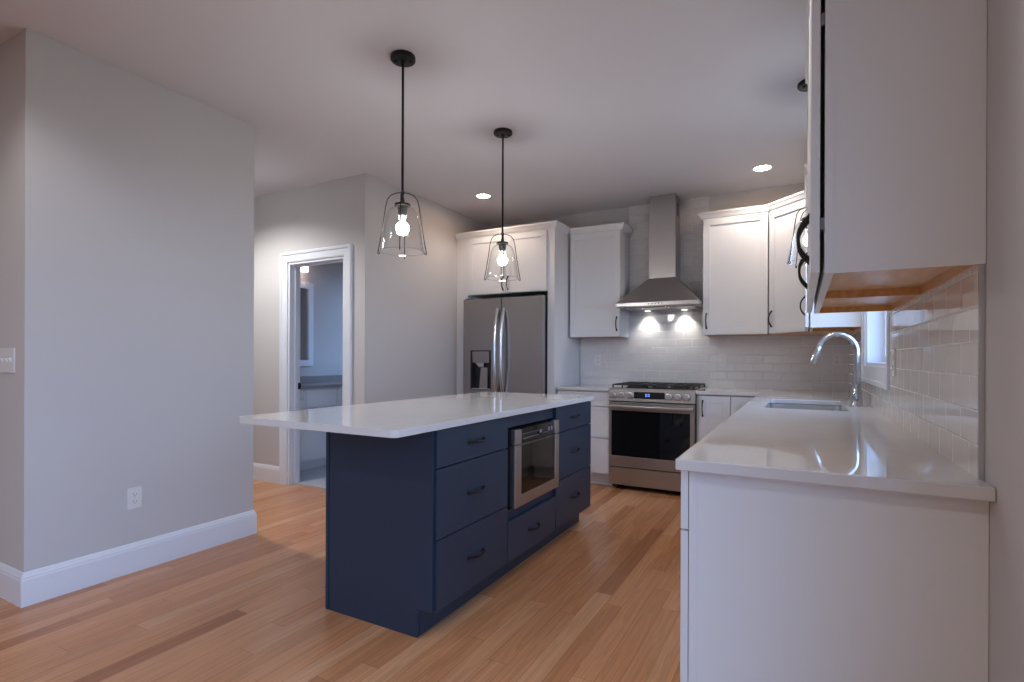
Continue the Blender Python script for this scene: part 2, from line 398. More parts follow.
# bathroom doorway: casing, jamb, strike plate
CASE = [(0.0, 0.0), (0.0, 0.012), (0.012, 0.016), (0.06, 0.018), (0.066, 0.026), (0.086, 0.026), (0.09, 0.022), (0.09, 0.0)]
d1 = B()
d1.sweep([(DO[0]-0.005, 0), (DO[0]-0.005, DO[3]+0.005), (DO[1]+0.005, DO[3]+0.005), (DO[1]+0.005, 0)], CASE, lambda u, v, w: (u, YD-w, v), side=-1)
d1o = struct(d1.build('door_1', M_TRIM, at=((DO[0]+DO[1])/2, YD, 0)))
jb = B(); jb.box(DO[0]-0.001, DO[0]+0.018, YD-0.002, YD+0.118, 0, DO[3]); jb.box(DO[1]-0.018, DO[1]+0.001, YD-0.002, YD+0.118, 0, DO[3]); jb.box(DO[0]+0.018, DO[1]-0.018, YD-0.002, YD+0.118, DO[3]-0.018, DO[3])
jb.box(DO[0]+0.018, DO[0]+0.03, YD+0.05, YD+0.085, 0, DO[3]-0.018); jb.box(DO[1]-0.03, DO[1]-0.018, YD+0.05, YD+0.085, 0, DO[3]-0.018); jb.box(DO[0]+0.03, DO[1]-0.03, YD+0.05, YD+0.085, DO[3]-0.03, DO[3]-0.018)
jbo = jb.build('jamb', M_TRIM, d1o, bevel=0.002)
sp_ = B(); sp_.box(DO[0]+0.018, DO[0]+0.021, YD+0.086, YD+0.119, 0.885, 0.945); sp_.box(DO[0]+0.012, DO[0]+0.021, YD+0.116, YD+0.126, 0.895, 0.935)
sp_.build('strike_plate', M_BLACK, jbo)

# kitchen window: sash, panes, stool, casing
wq = B(); y0, y1, z0, z1 = KW
WC = [(0.0, 0.0), (0.0, 0.012), (0.075, 0.012), (0.078, 0.020), (0.10, 0.020), (0.10, 0.0)]
wq.sweep([(y0, z0), (y0, z1), (y1, z1), (y1, z0)], WC, lambda u, v, w: (XR-w, u, v), closed=True, side=-1)
w1 = struct(wq.build('window_1', M_TRIM, at=(XR, (y0+y1)/2, z0)))
fr = B()
for a, b_, c, d in ((y0, y0+0.02, z0, z1), (y1-0.02, y1, z0, z1), (y0+.02, y1-.02, z0, z0+.02), (y0+.02, y1-.02, z1-.02, z1)): fr.box(XR+0.001, XR+0.138, a, b_, c, d)
fr.build('window_reveal', M_TRIM, w1)
fs = B(); fs.prism([rect(y0+.02, y1-.02, z0+.02, z1-.02), rect(y0+.065, y1-.065, z0+.065, z0+.5), rect(y0+.065, y1-.065, z0+.55, z1-.065)], 0.09, 0.125, YZ(XR))
sash = fs.build('sash', M_TRIM, w1)
B().box(XR+0.105, XR+0.109, y0+.06, y1-.06, z0+.06, z1-.06).build('pane', M_PANE, sash)
# living-room glazing behind the camera, and the bathroom window (both only light the place)
def plain_window(name, loops, mapping, gl):
    f = struct(B().prism(loops, 0.04, 0.09, mapping).build(name, M_TRIM))
    g = B().prism(gl, 0.062, 0.068, mapping).build('pane', M_PANE, f); return f
plain_window('window_2', [rect(-2.1, 0.6, 0.1, 2.3), rect(-2.02, -0.79, 0.18, 2.22), rect(-0.71, 0.52, 0.18, 2.22)], YZ(XR), [rect(-2.03, 0.53, 0.17, 2.23)])
plain_window('window_3', [rect(-4.85, -4.0, 1.05, 2.3), rect(-4.79, -4.06, 1.11, 1.64), rect(-4.79, -4.06, 1.70, 2.24)], XZ(YB), [rect(-4.8, -4.05, 1.1, 2.25)])

# backsplash: back wall band with a column up behind the hood, right wall band under the uppers
TX0, TX1 = -1.556, -0.779
struct(B().prism([[(-2.072, CT), (XR-0.009, CT), (XR-0.009, 1.4), (TX1, 1.4), (TX1, H), (TX0, H), (TX0, 1.4), (-2.072, 1.4)]], -0.009, 0.0, XZ(YB)).build('wall_tile_back', M_TILEB, at=(0, YB, 0)))
struct(B().prism([[(1.548, CT), (YB-0.009, CT), (YB-0.009, 1.397), (4.122, 1.397), (4.122, 1.043), (2.928, 1.043), (2.928, 1.397), (1.548, 1.397)]], -0.009, 0.0, YZ(XR)).build('wall_tile_right', M_TILER, at=(XR, 0, 0)))
struct(B().box(XR-0.011, XR, 1.540, 1.5476, CT, 1.397).build('trim_tile_edge', M_NICKEL))

# ------------------------------------------------------------------ worktops
RX0, RX1 = -1.548, -0.791      # range, left and right
CXL, CY0, BCY = -0.297, 1.456, 4.688
SK = (-0.185, 0.215, 3.25, 4.02)
ct = B().prism([[(CXL, CY0), (XR-0.001, CY0), (XR-0.001, YB-0.010), (RX1+0.003, YB-0.010), (RX1+0.003, BCY), (CXL, BCY)], rrect(*SK, 0.03)], CB, CT)
tag(ct.build('countertop', M_QUARTZ, bevel=0.003), 'long white quartz worktop with the sink set into it, along the right wall', 'countertop')
ct = B().prism([rect(-2.072, RX0-0.003, BCY, YB-0.010)], CB, CT)
tag(ct.build('countertop', M_QUARTZ, bevel=0.003), 'short white worktop between the refrigerator and the range', 'countertop')
ct = B().prism([rrect(-2.243, -1.316, 1.511, 3.66, 0.026)], CB, CT)
tag(ct.build('countertop', M_QUARTZ, bevel=0.004), 'white quartz slab overhanging the navy kitchen island', 'countertop')

# ------------------------------------------------------------------ island
IX0, IXF = -1.966, -1.334; IY0, IY1 = 1.776, 3.632; TK = 0.1214
isl = thing('kitchen_island', (-1.65, 2.70, 0), 'navy blue island cabinet with slab drawers and black pulls', 'kitchen island')
b = B().prism([[(-1.944, 0), (-1.422, 0), (-1.422, TK), (-1.345, TK), (-1.345, CB), (-1.944, CB)]], 0, 0.014, XZ(IY0)); b.build('end_panel', M_NAVY, isl, bevel=0.0015)
b = B().prism([[(-1.944, 0), (-1.422, 0), (-1.422, TK), (-1.352, TK), (-1.352, CB), (-1.944, CB)]], -0.018, 0, XZ(IY1)); b.build('end_panel', M_NAVY, isl, bevel=0.0015)
B().box(IX0, -1.948, IY0-0.002, IY1, 0, CB).build('back_panel', M_NAVY, isl, bevel=0.0015)
MY0, MY1, MZ0, MZ1 = 2.440, 3.0, 0.395, 0.805
b = B()       # carcass around the microwave bay
b.box(-1.946, -1.354, IY0+0.019, 2.41, TK, CB-0.001); b.box(-1.946, -1.354, MY1+0.012, IY1-0.019, TK, CB-0.001)
b.box(-1.946, -1.356, 2.41, MY1+0.012, TK, MZ0-0.012); b.box(-1.946, -1.356, 2.41, MY1+0.012, MZ1+0.01, CB-0.001); b.box(-1.946, -1.90, 2.41, MY1+0.012, MZ0-0.012, MZ1+0.01)
b.build('carcass', M_NAVY, isl)
B().box(-1.90, -1.422, IY0+0.019, IY1-0.02, 0, TK).build('toe_kick', M_NAVY, isl)
def island_drawer(ya, yb, za, zb):
    d = B().box(IXF-0.0215, IXF, ya, yb, za, zb).build('drawer', M_NAVY, isl, bevel=0.0012)
    h = pull(B(), (IXF, (ya+yb)/2, (za+zb)/2 + (0 if zb-za < 0.25 else 0.0)), (0, 1, 0), (1, 0, 0), 0.128, 0.028, 0.0055); h.build('handle', M_BLACK, d, smooth=True)
g = 0.002
for ya, yb in ((1.7915, 2.4005), (3.0135, 3.630)):
    for za, zb in ((0.7195, 0.878), (0.4205, 0.7135), (0.1225, 0.4145)): island_drawer(ya+g, yb-g, za, zb)
island_drawer(2.4045+g, 3.0095-g, 0.1225, 0.331)

# microwave drawer in its bay
mw = thing('microwave_drawer', (-1.5, 2.72, MZ0), 'built-in stainless microwave drawer with dark glass in the navy island', 'microwave')
FX = -1.312
B().box(-1.85, -1.345, MY0+0.006, MY1-0.004, MZ0+0.005, MZ1-0.004).build('body', M_BPLAST, mw)
dr = B().prism([[(MY0, MZ0), (3.009, MZ0), (3.009, 0.722), (MY0, 0.722)], rect(2.512, 2.952, 0.455, 0.7225-0.004)], 0, 0.03, YZ(FX-0.03)).build('door', M_SS_Y, mw, bevel=0.0015)
B().box(FX-0.03, FX-0.003, 2.512, 2.952, 0.455, 0.7185).build('door_glass', M_BGLASS, dr)
for ya, yb in ((MY0, 2.512), (2.952, 3.009)): B().box(FX-0.028, FX, ya, yb, 0.727, MZ1).build('trim_stile', M_SS_Y, mw, bevel=0.0015)
cp = B().hexa([(FX-0.03, 2.512, 0.727), (FX-0.002, 2.512, 0.727), (FX-0.002, 2.952, 0.727), (FX-0.03, 2.952, 0.727)], [(FX-0.03, 2.512, MZ1), (FX-0.012, 2.512, MZ1), (FX-0.012, 2.952, MZ1), (FX-0.03, 2.952, MZ1)]).build('control_panel', M_BGLASS, mw)
ic = B()
for i in range(9): 
    for j in range(2):
        y = 2.54+i*0.022; ic.box(FX-0.008, FX-0.0035-0.004*j*1.2+0.0006, y, y+0.012, 0.748+0.024*j, 0.752+0.024*j)
for i in range(4): ic.box(FX-0.008, FX-0.0035, 2.79+i*0.016, 2.80+i*0.016, 0.75, 0.754)
for y in (2.86, 2.9): ic.box(FX-0.009, FX-0.0045, y, y+0.02, 0.755, 0.778)
ic.box(FX-0.009, FX-0.0045, 2.745, 2.775, 0.757, 0.775)
ic.build('button_marks', M_ICON, cp)

# ------------------------------------------------------------------ white cabinets, built in a local frame: x width, -y front, z up
CROWN = [(0, 0), (0.010, 0), (0.012, 0.008), (0.020, 0.014), (0.034, 0.046), (0.039, 0.050), (0.039, 0.066), (0, 0.066)]
UZ0, UZ1 = 1.3986, 2.44
def upper(name, loc, rz, w, d, z0, z1, label, doors, crown=None, hside='R', group=None, hz=None):
    """wall cabinet; doors = number of doors; depth d is behind the door"""
    t = thing(name, loc, label, 'cabinet', group, rz, local=True); zz = loc[2]
    k = 0.018; h0 = z0-zz; h1 = z1-zz; f0, f1 = 0.030, 0.050      # the door stands off the frame by its bumpers
    b = B()
    for xa, xb, za, zb in ((0, 0.04, h0, h1), (w-0.04, w, h0, h1), (0.04, w-0.04, h0, h0+0.035), (0.04, w-0.04, h1-0.05, h1)): b.box(xa, xb, f0, f1, za, zb)
    b.build('face_frame', M_CAB, t)
    b = B(); e = 0.003
    b.box(e, 0.005, f1, d, h0, h1); b.box(w-0.005, w-e, f1, d, h0, h1); b.box(0.005, w-0.005, f1, d, h1-k, h1); b.box(0.005, w-0.005, d-0.004, d, h0, h1-k)
    b.build('case', M_CAB, t)
    b = B(); b.box(0.0055, k, f1+0.0005, d-0.0045, h0, h0+0.2); b.box(w-k, w-0.0055, f1+0.0005, d-0.0045, h0, h0+0.2)
    b.box(k, w-k, d-0.018, d-0.0045, h0, h0+0.2); b.box(k, w-k, f1+0.0005, d-0.018, h0+0.024, h0+0.036)
    b.build('underside', M_MAPLE, t)
    n = doors; g = 0.0025; dw = (w-2*0.003-(n-1)*g*1.2)/n
    for i in range(n):
        xa = 0.003+i*(dw+g*1.2); xb = xa+dw
        dd = B().shaker(xa, xb, z0-zz+0.004, z1-zz-0.004, 0.0).build('door', M_CAB, t, bevel=0.0012)
        right = (hside == 'R') if n == 1 else (i == 0)
        hx = xb-0.03 if right else xa+0.03
        pull(B(), (hx, 0, z0-zz+(hz or 0.125)), (0, 0, 1), (0, -1, 0)).build('handle', M_BLACK, dd, smooth=True)
    if crown: B().sweep([(x, 0.03 if y == 0.02 else y) for x, y in crown], [(o, q+z1-zz-0.004) for o, q in CROWN]).build('crown', M_CAB, t)
    return t
UF = 5.014     # door faces on the range wall
ud = YB-UF-0.001
upper('wall_cabinet', (-2.072, UF, UZ0), 0, 0.522, ud, UZ0, UZ1, 'white upper cabinet between the refrigerator surround and the range hood', 1,
      [(0, 0.02), (0.522, 0.02), (0.522, ud)], 'R')
upper('wall_cabinet', (-0.788, UF, UZ0), 0, 0.531, ud, UZ0, UZ1, 'white upper cabinet just right of the range hood with one shaker door', 1,
      [(0, ud), (0, 0.02), (0.533, 0.02)], 'L')

# diagonal corner cabinet
A0, A1 = Vector((-0.254, UF)), Vector((0.032, UF-0.286))
cc = thing('corner_wall_cabinet', (A0.x, A0.y, UZ0), 'white diagonal upper cabinet across the corner with one narrow shaker door', 'cabinet', None, -PI/4, local=True)
wd = (A1-A0).length
def loc45(x, y):  # world to the local frame of the corner cabinet
    dx, dy = x-A0.x, y-A0.y; c, s = math.cos(PI/4), math.sin(PI/4); return (dx*c-dy*s, dx*s+dy*c)
o_ = 0.022
pent = [loc45(A0.x+0.003, A0.y+o_), loc45(A0.x+0.003, YB-0.001), loc45(XR-0.001, YB-0.001), loc45(XR-0.001, A1.y+0.003), loc45(A1.x+0.022, A1.y+0.003)]
pent = [(p[0], max(p[1], 0.022)) for p in pent]
B().prism([pent], 0.02, UZ1-UZ0).build('case', M_CAB, cc, bevel=0.001)
B().prism([[(p[0]*0.985+0.004, p[1]*0.985+0.003) for p in pent]], 0.0, 0.019).build('underside', M_MAPLE, cc)
dd = B().shaker(0.006, wd-0.006, 0.004, UZ1-UZ0-0.004, 0.0).build('door', M_CAB, cc, bevel=0.0012)
pull(B(), (0.036, 0, 0.125), (0, 0, 1), (0, -1, 0)).build('handle', M_BLACK, dd, smooth=True)
B().sweep([(0.006, 0.02), (wd-0.004, 0.02)], [(o, q+UZ1-UZ0-0.004) for o, q in CROWN]).build('crown', M_CAB, cc)

# wall cabinets on the right wall (front faces -x): local x runs towards the camera
rd = XR-0.018-0.001
upper('wall_cabinet', (0.018, 4.722, UZ0), -PI/2, 0.598, rd, UZ0, UZ1, 'white upper cabinet past the sink window, mostly hidden behind the nearer doors', 1,
      [(0, 0.02), (0.598, 0.02), (0.598, rd)], 'R', hz=0.152)
upper('wall_cabinet', (0.018, 2.826, UZ0-0.004), -PI/2, 0.648, rd, UZ0-0.004, UZ1, 'white upper cabinet second from the camera on the right wall, its edge beside the window', 2,
      [(0, rd), (0, 0.02), (0.648, 0.02)], hz=0.152)
nc = upper('wall_cabinet', (0.018, 2.177, UZ0-0.004), -PI/2, 0.648, rd, UZ0-0.004, UZ1, 'large white upper cabinet nearest the camera showing its plain side and wood underside', 2,
      [(0, 0.02), (0.648, 0.02), (0.648, rd)], hz=0.152)
for z in (0.11, 0.62): B().box(0.640, 0.6465, 0.0202, 0.0298, z, z+0.03).build('hinge', M_SLOT, nc)

# cabinet over the refrigerator with its tall side panels
FY = 4.69
fc = thing('refrigerator_surround', (-2.63, 5.0, 0), 'white tall surround enclosing the refrigerator with a two-door cabinet on top', 'cabinet')
FZ0, FZ1 = 1.842, 2.442
pn = B(); pn.box(-2.172, -2.0975, FY, FY+0.02, 0, FZ1); pn.box(-2.118, -2.0975, FY+0.02, YB-0.001, 0, FZ1); pn.build('side_panel', M_CAB, fc, bevel=0.001)
pn = B(); pn.box(XW+0.001, -3.09, FY, FY+0.02, 0, FZ1); pn.box(-3.11, -3.09, FY+0.02, YB-0.001, 0, FZ1); pn.build('filler_panel', M_CAB, fc, bevel=0.001)
B().box(-3.089, -2.173, FY+0.001, YB-0.002, FZ0, FZ1).build('case', M_CAB, fc)
for xa, xb, hx in ((-3.084, -2.633, -2.66), (-2.629, -2.178, -2.602)):
    dd = B().shaker(xa, xb, FZ0+0.004, FZ1-0.01, FY-0.02).build('door', M_CAB, fc, bevel=0.0012)
    pull(B(), (hx, FY-0.02, FZ0+0.10), (0, 0, 1), (0, -1, 0)).build('handle', M_BLACK, dd, smooth=True)
B().sweep([(XW+0.002, FY), (-2.0975, FY), (-2.0975, 4.985)], [(o, q+FZ1-0.004) for o, q in CROWN]).build('crown', M_CAB, fc)

# ------------------------------------------------------------------ base cabinets
def base(name, loc, rz, w, d, label, fronts, pulls=True):
    """fronts: list of (kind, x0, x1, z0, z1); door face at y=0"""
    t = thing(name, loc, label, 'cabinet', None, rz, local=True)
    B().box(0, w, 0.0225, 0.0445, TK, CB-0.001).build('face_frame', M_CAB, t)
    B().box(0.0015, w-0.0015, 0.0445, d, TK, CB-0.001).build('case', M_CAB, t)
    B().box(0, w, 0.09, d-0.01, 0, TK-0.0005).build('toe_kick', M_CAB, t)
    for kind, xa, xb, za, zb in fronts:
        if kind == 'drawer':
            f = B().box(xa, xb, 0, 0.02, za, zb).build('drawer', M_CAB, t, bevel=0.0012)
            if pulls: pull(B(), ((xa+xb)/2, 0, (za+zb)/2), (1, 0, 0), (0, -1, 0)).build('handle', M_BLACK, f, smooth=True)
        elif kind == 'front':
            B().box(xa, xb, 0, 0.02, za, zb).build('drawer', M_CAB, t, bevel=0.0012)
        else:
            f = B().shaker(xa, xb, za, zb, 0.0).build('door', M_CAB, t, bevel=0.0012)
            hx = xa+0.03 if kind == 'doorL' else xb-0.03
            pull(B(), (hx, 0, zb-0.11), (0, 0, 1), (0, -1, 0)).build('handle', M_BLACK, f, smooth=True)
    return t
BF = 4.708
bd = YB-0.010-BF
DZ = ((0.744, 0.872), (0.452, 0.735), (0.1235, 0.443))
base('base_cabinet', (-2.072, BF, 0), 0, 0.519, bd, 'white three-drawer base cabinet between the refrigerator and the range', [('drawer', 0.003, 0.516, a, c) for a, c in DZ])
base('base_cabinet', (RX1+0.003, BF, 0), 0, 0.522, bd, 'white base cabinet just right of the range with two shaker doors', [('doorL', 0.022, 0.268, 0.1235, 0.876), ('doorR', 0.275, 0.50, 0.1235, 0.876)])
BX = -0.292; rbd = XR-0.001-BX
base('base_cabinet', (BX, 2.26, 0), -PI/2, 0.757, rbd, 'white base cabinet nearest the camera with a plain end panel under the worktop', [('drawer', 0.003, 0.755, 0.7155, 0.876), ('doorR', 0.003, 0.377, 0.1235, 0.7105), ('doorL', 0.381, 0.755, 0.1235, 0.7105)])
base('base_cabinet', (BX, 3.178, 0), -PI/2, 0.916, rbd, 'white two-door base cabinet between the near end cabinet and the sink cabinet', [('doorR', 0.003, 0.456, 0.1235, 0.876), ('doorL', 0.46, 0.913, 0.1235, 0.876)])
# sink base: open box so the bowl hangs inside it
sb = thing('sink_cabinet', (BX, 4.094, 0), 'white sink base cabinet under the faucet and window', 'cabinet', None, -PI/2, local=True)
c = B(); w = 0.914
c.box(0, 0.018, 0.022, rbd, TK, CB-0.001); c.box(w-0.018, w, 0.022, rbd, TK, CB-0.001); c.box(0.018, w-0.018, 0.022, rbd, TK, TK+0.018); c.box(0.018, w-0.018, rbd-0.01, rbd, TK+0.018, CB-0.001)
c.build('case', M_CAB, sb); B().box(0, w, 0.09, rbd-0.01, 0, TK-0.0005).build('toe_kick', M_CAB, sb)
for xa, xb, s in ((0.003, 0.455, 1), (0.459, 0.911, -1)):
    f = B().shaker(xa, xb, 0.1235, 0.876, 0).build('door', M_CAB, sb, bevel=0.0012)
    pull(B(), (xb-0.03 if s > 0 else xa+0.03, 0, 0.766), (0, 0, 1), (0, -1, 0)).build('handle', M_BLACK, f, smooth=True)
# blind corner case closing the L
cb_ = thing('corner_base_cabinet', (0.04, 4.9, 0), 'white corner base case under the worktop beside the sink cabinet', 'cabinet')
B().box(-0.263, XR-0.002, 4.097, YB-0.011, TK, CB-0.001).build('case', M_CAB, cb_); B().box(-0.20, XR-0.002, 4.097, YB-0.011, 0, TK-0.0005).build('toe_kick', M_CAB, cb_)

# ------------------------------------------------------------------ sink and faucet
sk = thing('kitchen_sink', (0.015, 3.635, 0.68), 'undermount stainless steel sink bowl set in the right worktop', 'sink')
x0, x1, ya, yb = SK; b = B()
r0 = rrect(x0-0.004, x1+0.004, ya-0.004, yb+0.004, 0.034); r1 = rrect(x0+0.004, x1-0.004, ya+0.004, yb-0.004, 0.05)
ro = rrect(x0-0.018, x1+0.018, ya-0.018, yb+0.018, 0.045)
rings = [[b.bm.verts.new((p[0], p[1], z)) for p in L] for L, z in ((ro, CB-0.0015), (r0, CB-0.0015), (r1, 0.71), (rrect(x0+0.04, x1-0.04, ya+0.04, yb-0.04, 0.03), 0.695))]
for a, c in zip(rings, rings[1:]):
    for j in range(len(a)): b.bm.faces.new((a[j], a[(j+1)%len(a)], c[(j+1)%len(a)], c[j]))
b.bm.faces.new(rings[-1])
bo = b.build('bowl', M_NICKEL, sk, smooth=True)
sd = bo.modifiers.new('sheet', 'SOLIDIFY'); sd.thickness = 0.0012; sd.offset = 0
B().lathe([(0, 0.6965), (0.042, 0.6965), (0.045, 0.699), (0.03, 0.7005), (0.026, 0.698), (0, 0.698)], (0.015, 3.8, 0)).build('drain', M_CHROME, sk, smooth=True)

fa = thing('faucet', (0.28, 3.68, CT), 'gooseneck pull-down steel faucet standing behind the sink', 'faucet')
fx, fy = 0.279, 3.68
B().lathe([(0, CT), (0.033, CT), (0.033, CT+0.004), (0.029, CT+0.012), (0.0275, CT+0.055), (0.0285, CT+0.06), (0.025, CT+0.068), (0.021, CT+0.13), (0.0165, CT+0.21), (0.0155, CT+0.225), (0, CT+0.225)], (fx, fy, 0)).build('base', M_FAUCET, fa, smooth=True)
R = 0.098; zc = 1.232; pts = [(fx, fy, CT+0.215), (fx, fy, zc-0.03)]
for i in range(19):
    a = PI*0.92*i/18; pts.append((fx-R+R*math.cos(a), fy-0.02*i/18, zc+R*math.sin(a)))
B().tube(pts, 0.0145, 14).build('spout', M_FAUCET, fa, smooth=True)
e = Vector(pts[-1]); dv = (Vector(pts[-1])-Vector(pts[-2])).normalized()
B().tube([e-dv*0.004, e+dv*0.002, e+dv*0.02, e+dv*0.10, e+dv*0.105], [0.0145, 0.0165, 0.017, 0.0195, 0.0185], 16).build('spray_head', M_FAUCET, fa, smooth=True)
B().tube([(fx, fy-0.02, CT+0.04), (fx, fy-0.045, CT+0.045), (fx-0.005, fy-0.06, CT+0.075), (fx-0.008, fy-0.072, CT+0.115)], [0.012, 0.010, 0.0065, 0.005], 10).build('lever', M_FAUCET, fa, smooth=True)

# ------------------------------------------------------------------ refrigerator
rf = thing('refrigerator', (-2.631, 5.0, 0), 'stainless french-door refrigerator with water dispenser in the white surround', 'refrigerator')
FXL, FXR, FF = -3.074, -2.174, 4.575
fz = 1.787
B().box(FXL+0.006, FXR-0.006, FF+0.085, 5.30, 0.03, fz-0.012).build('body', M_BPLAST, rf, bevel=0.003)
for x in (FXL+0.08, FXR-0.08):
    for y in (4.75, 5.2): B().cyl((x, y, 0), 0.02, 0.0, 0.031).build('foot', M_BLACK, rf)
xm = (FXL+FXR)/2
DH = (-2.985, -2.742, 0.862, 1.262)
ld = B().prism([rect(FXL, xm-0.003, 0.76, fz), rect(*DH)], 0, 0.07, XZ(FF)).build('door', M_SS_Z, rf, bevel=0.0015)
rdoor = B().prism([rect(xm+0.003, FXR, 0.76, fz)], 0, 0.07, XZ(FF)).build('door', M_SS_Z, rf, bevel=0.004)
fz_ = B().box(FXL, FXR, FF, FF+0.07, 0.06, 0.75).build('freezer_drawer', M_SS_Z, rf, bevel=0.004)
def bow(b, x, za, zb):
    pts = []; n = 22
    for i in range(n+1):
        t = -1+2*i/n; pts.append((x, FF-0.012-0.062*(1-abs(t)**2.6), (za+zb)/2+t*(zb-za)/2))
    b.tube(pts, [0.018]*len(pts), 12)
    for z in (za, zb): b.tube([(x, FF+0.001, z), (x, FF-0.02, z)], 0.014, 12)
    return b
bow(B(), xm-0.035, 0.80, 1.672).build('handle', M_NICKEL, ld, smooth=True)
bow(B(), xm+0.035, 0.80, 1.672).build('handle', M_NICKEL, rdoor, smooth=True)
hb = B(); hb.tube([(FXL+0.12, FF-0.055, 0.70), (FXR-0.12, FF-0.055, 0.70)], 0.013, 12)
for x in (FXL+0.14, FXR-0.14): hb.tube([(x, FF+0.001, 0.70), (x, FF-0.055, 0.70)], 0.011, 10)
hb.build('handle', M_NICKEL, fz_, smooth=True)
for xa in (FXL+0.01, FXR-0.09): B().box(xa, xa+0.08, FF+0.02, FF+0.12, fz-0.011, fz+0.012).build('hinge_cover', M_BPLAST, rf, bevel=0.003)
# dispenser: black liner, steel face plate, nozzle, paddle, drip tray
ds = B(); a, b2, c0, c1 = DH
ds.box(a, a+0.006, FF+0.001, FF+0.068, c0, c1); ds.box(b2-0.006, b2, FF+0.001, FF+0.068, c0, c1); ds.box(a+.006, b2-.006, FF+0.062, FF+0.068, c0, c1); ds.box(a+.006, b2-.006, FF+0.001, FF+0.062, c1-0.006, c1); ds.box(a+.006, b2-.006, FF+0.001, FF+0.062, c0, c0+0.006)
dso = ds.build('dispenser', M_BPLAST, ld)
B().box(a+0.018, b2-0.022, FF+0.003, FF+0.055, c1-0.125, c1-0.007).build('face_plate', M_SS_Z, ld, bevel=0.003)
B().hexa([(-2.89, FF+0.012, 1.095), (-2.835, FF+0.012, 1.095), (-2.85, FF+0.05, 1.095), (-2.89, FF+0.05, 1.095)], [(-2.93, FF+0.006, c1-0.126), (-2.83, FF+0.006, c1-0.126), (-2.83, FF+0.055, c1-0.126), (-2.93, FF+0.055, c1-0.126)]).build('nozzle', M_NICKEL, ld)
B().hexa([(-2.90, FF+0.03, 0.87), (-2.80, FF+0.03, 0.87), (-2.80, FF+0.036, 0.87), (-2.90, FF+0.036, 0.87)], [(-2.89, FF+0.046, 1.09), (-2.81, FF+0.046, 1.09), (-2.81, FF+0.052, 1.09), (-2.89, FF+0.052, 1.09)]).build('paddle', M_SS_Z, ld, bevel=0.002)
B().tube([(-2.772, FF+0.02, 1.12), (-2.772, FF+0.01, 1.06), (-2.777, FF+0.014, 1.01)], [0.013, 0.011, 0.008], 10).build('ice_lever', M_BPLAST, ld, smooth=True)
B().box(a+0.008, b2-0.008, FF+0.004, FF+0.06, c0+0.007, c0+0.016).build('drip_tray', M_NICKEL, ld)

# ------------------------------------------------------------------ gas range
RC = (RX0+RX1)/2; RF = 4.682
rg = thing('gas_range', (RC, 5.0, 0), 'stainless gas range with black oven glass below the hood', 'range')
B().box(RX0+0.002, RX1-0.002, RF+0.035, YB-0.011, 0.035, 0.896).build('body', M_BPLAST, rg, bevel=0.002)
for x in (RX0+0.06, RX1-0.06):
    for y in (RF+0.09, 5.25): B().cyl((x, y, 0), 0.016, 0, 0.036).build('foot', M_BLACK, rg)
cpz0, cpz1 = 0.802, 0.905; fr_ = lambda z: RF-0.012+0.010*(z-cpz0)/(cpz1-cpz0)
cpn = B().prism([[(RF-0.012, cpz0), (RF+0.04, cpz0), (RF+0.04, cpz1), (RF-0.002, cpz1)]], RX0+0.001, RX1-0.001, lambda u, v, w: (w, u, v)).build('control_panel', M_SS_X, rg, bevel=0.003)
za, zb = 0.830, 0.889
B().hexa([(-1.315, fr_(za)-0.002, za), (-1.045, fr_(za)-0.002, za), (-1.045, fr_(za)+0.004, za), (-1.315, fr_(za)+0.004, za)], [(-1.315, fr_(zb)-0.002, zb), (-1.045, fr_(zb)-0.002, zb), (-1.045, fr_(zb)+0.004, zb), (-1.315, fr_(zb)+0.004, zb)]).build('display', M_BGLASS, cpn)
# clock: two seven-segment figures, glowing blue
dg = B()
def seg(xc, zc, w, h, which):
    t = 0.0032; bx = lambda xa, xb, zq, zr: dg.box(xa, xb, fr_(zc)-0.0045, fr_(zc)-0.001, zq, zr)
    S = {'a': (xc-w/2, xc+w/2, zc+h/2-t, zc+h/2), 'd': (xc-w/2, xc+w/2, zc-h/2, zc-h/2+t), 'g': (xc-w/2, xc+w/2, zc-t/2, zc+t/2),
         'f': (xc-w/2, xc-w/2+t, zc, zc+h/2), 'e': (xc-w/2, xc-w/2+t, zc-h/2, zc), 'b': (xc+w/2-t, xc+w/2, zc, zc+h/2), 'c': (xc+w/2-t, xc+w/2, zc-h/2, zc)}
    for k in which: bx(*S[k])
seg(-1.205, 0.861, 0.014, 0.024, 'abcdef'); seg(-1.183, 0.861, 0.014, 0.024, 'abcdef')
dg.build('clock_digits', M_BLUE, cpn)
for x in (-1.508, -1.428, -1.346, -1.011, -0.935, -0.861):
    z = 0.856; y = fr_(z)
    k = B().lathe([(0, 0.001), (0.031, 0.001), (0.031, -0.006), (0.026, -0.008), (0.024, -0.03), (0.021, -0.034), (0, -0.034)], (x, y, z), 'Y', 24).build('knob', M_KNOB, cpn, smooth=True)
    B().lathe([(0.0312, 0.0), (0.034, 0.0), (0.034, -0.003), (0.0312, -0.003)], (x, y, z), 'Y', 24).build('knob_ring', M_BPLAST, k)
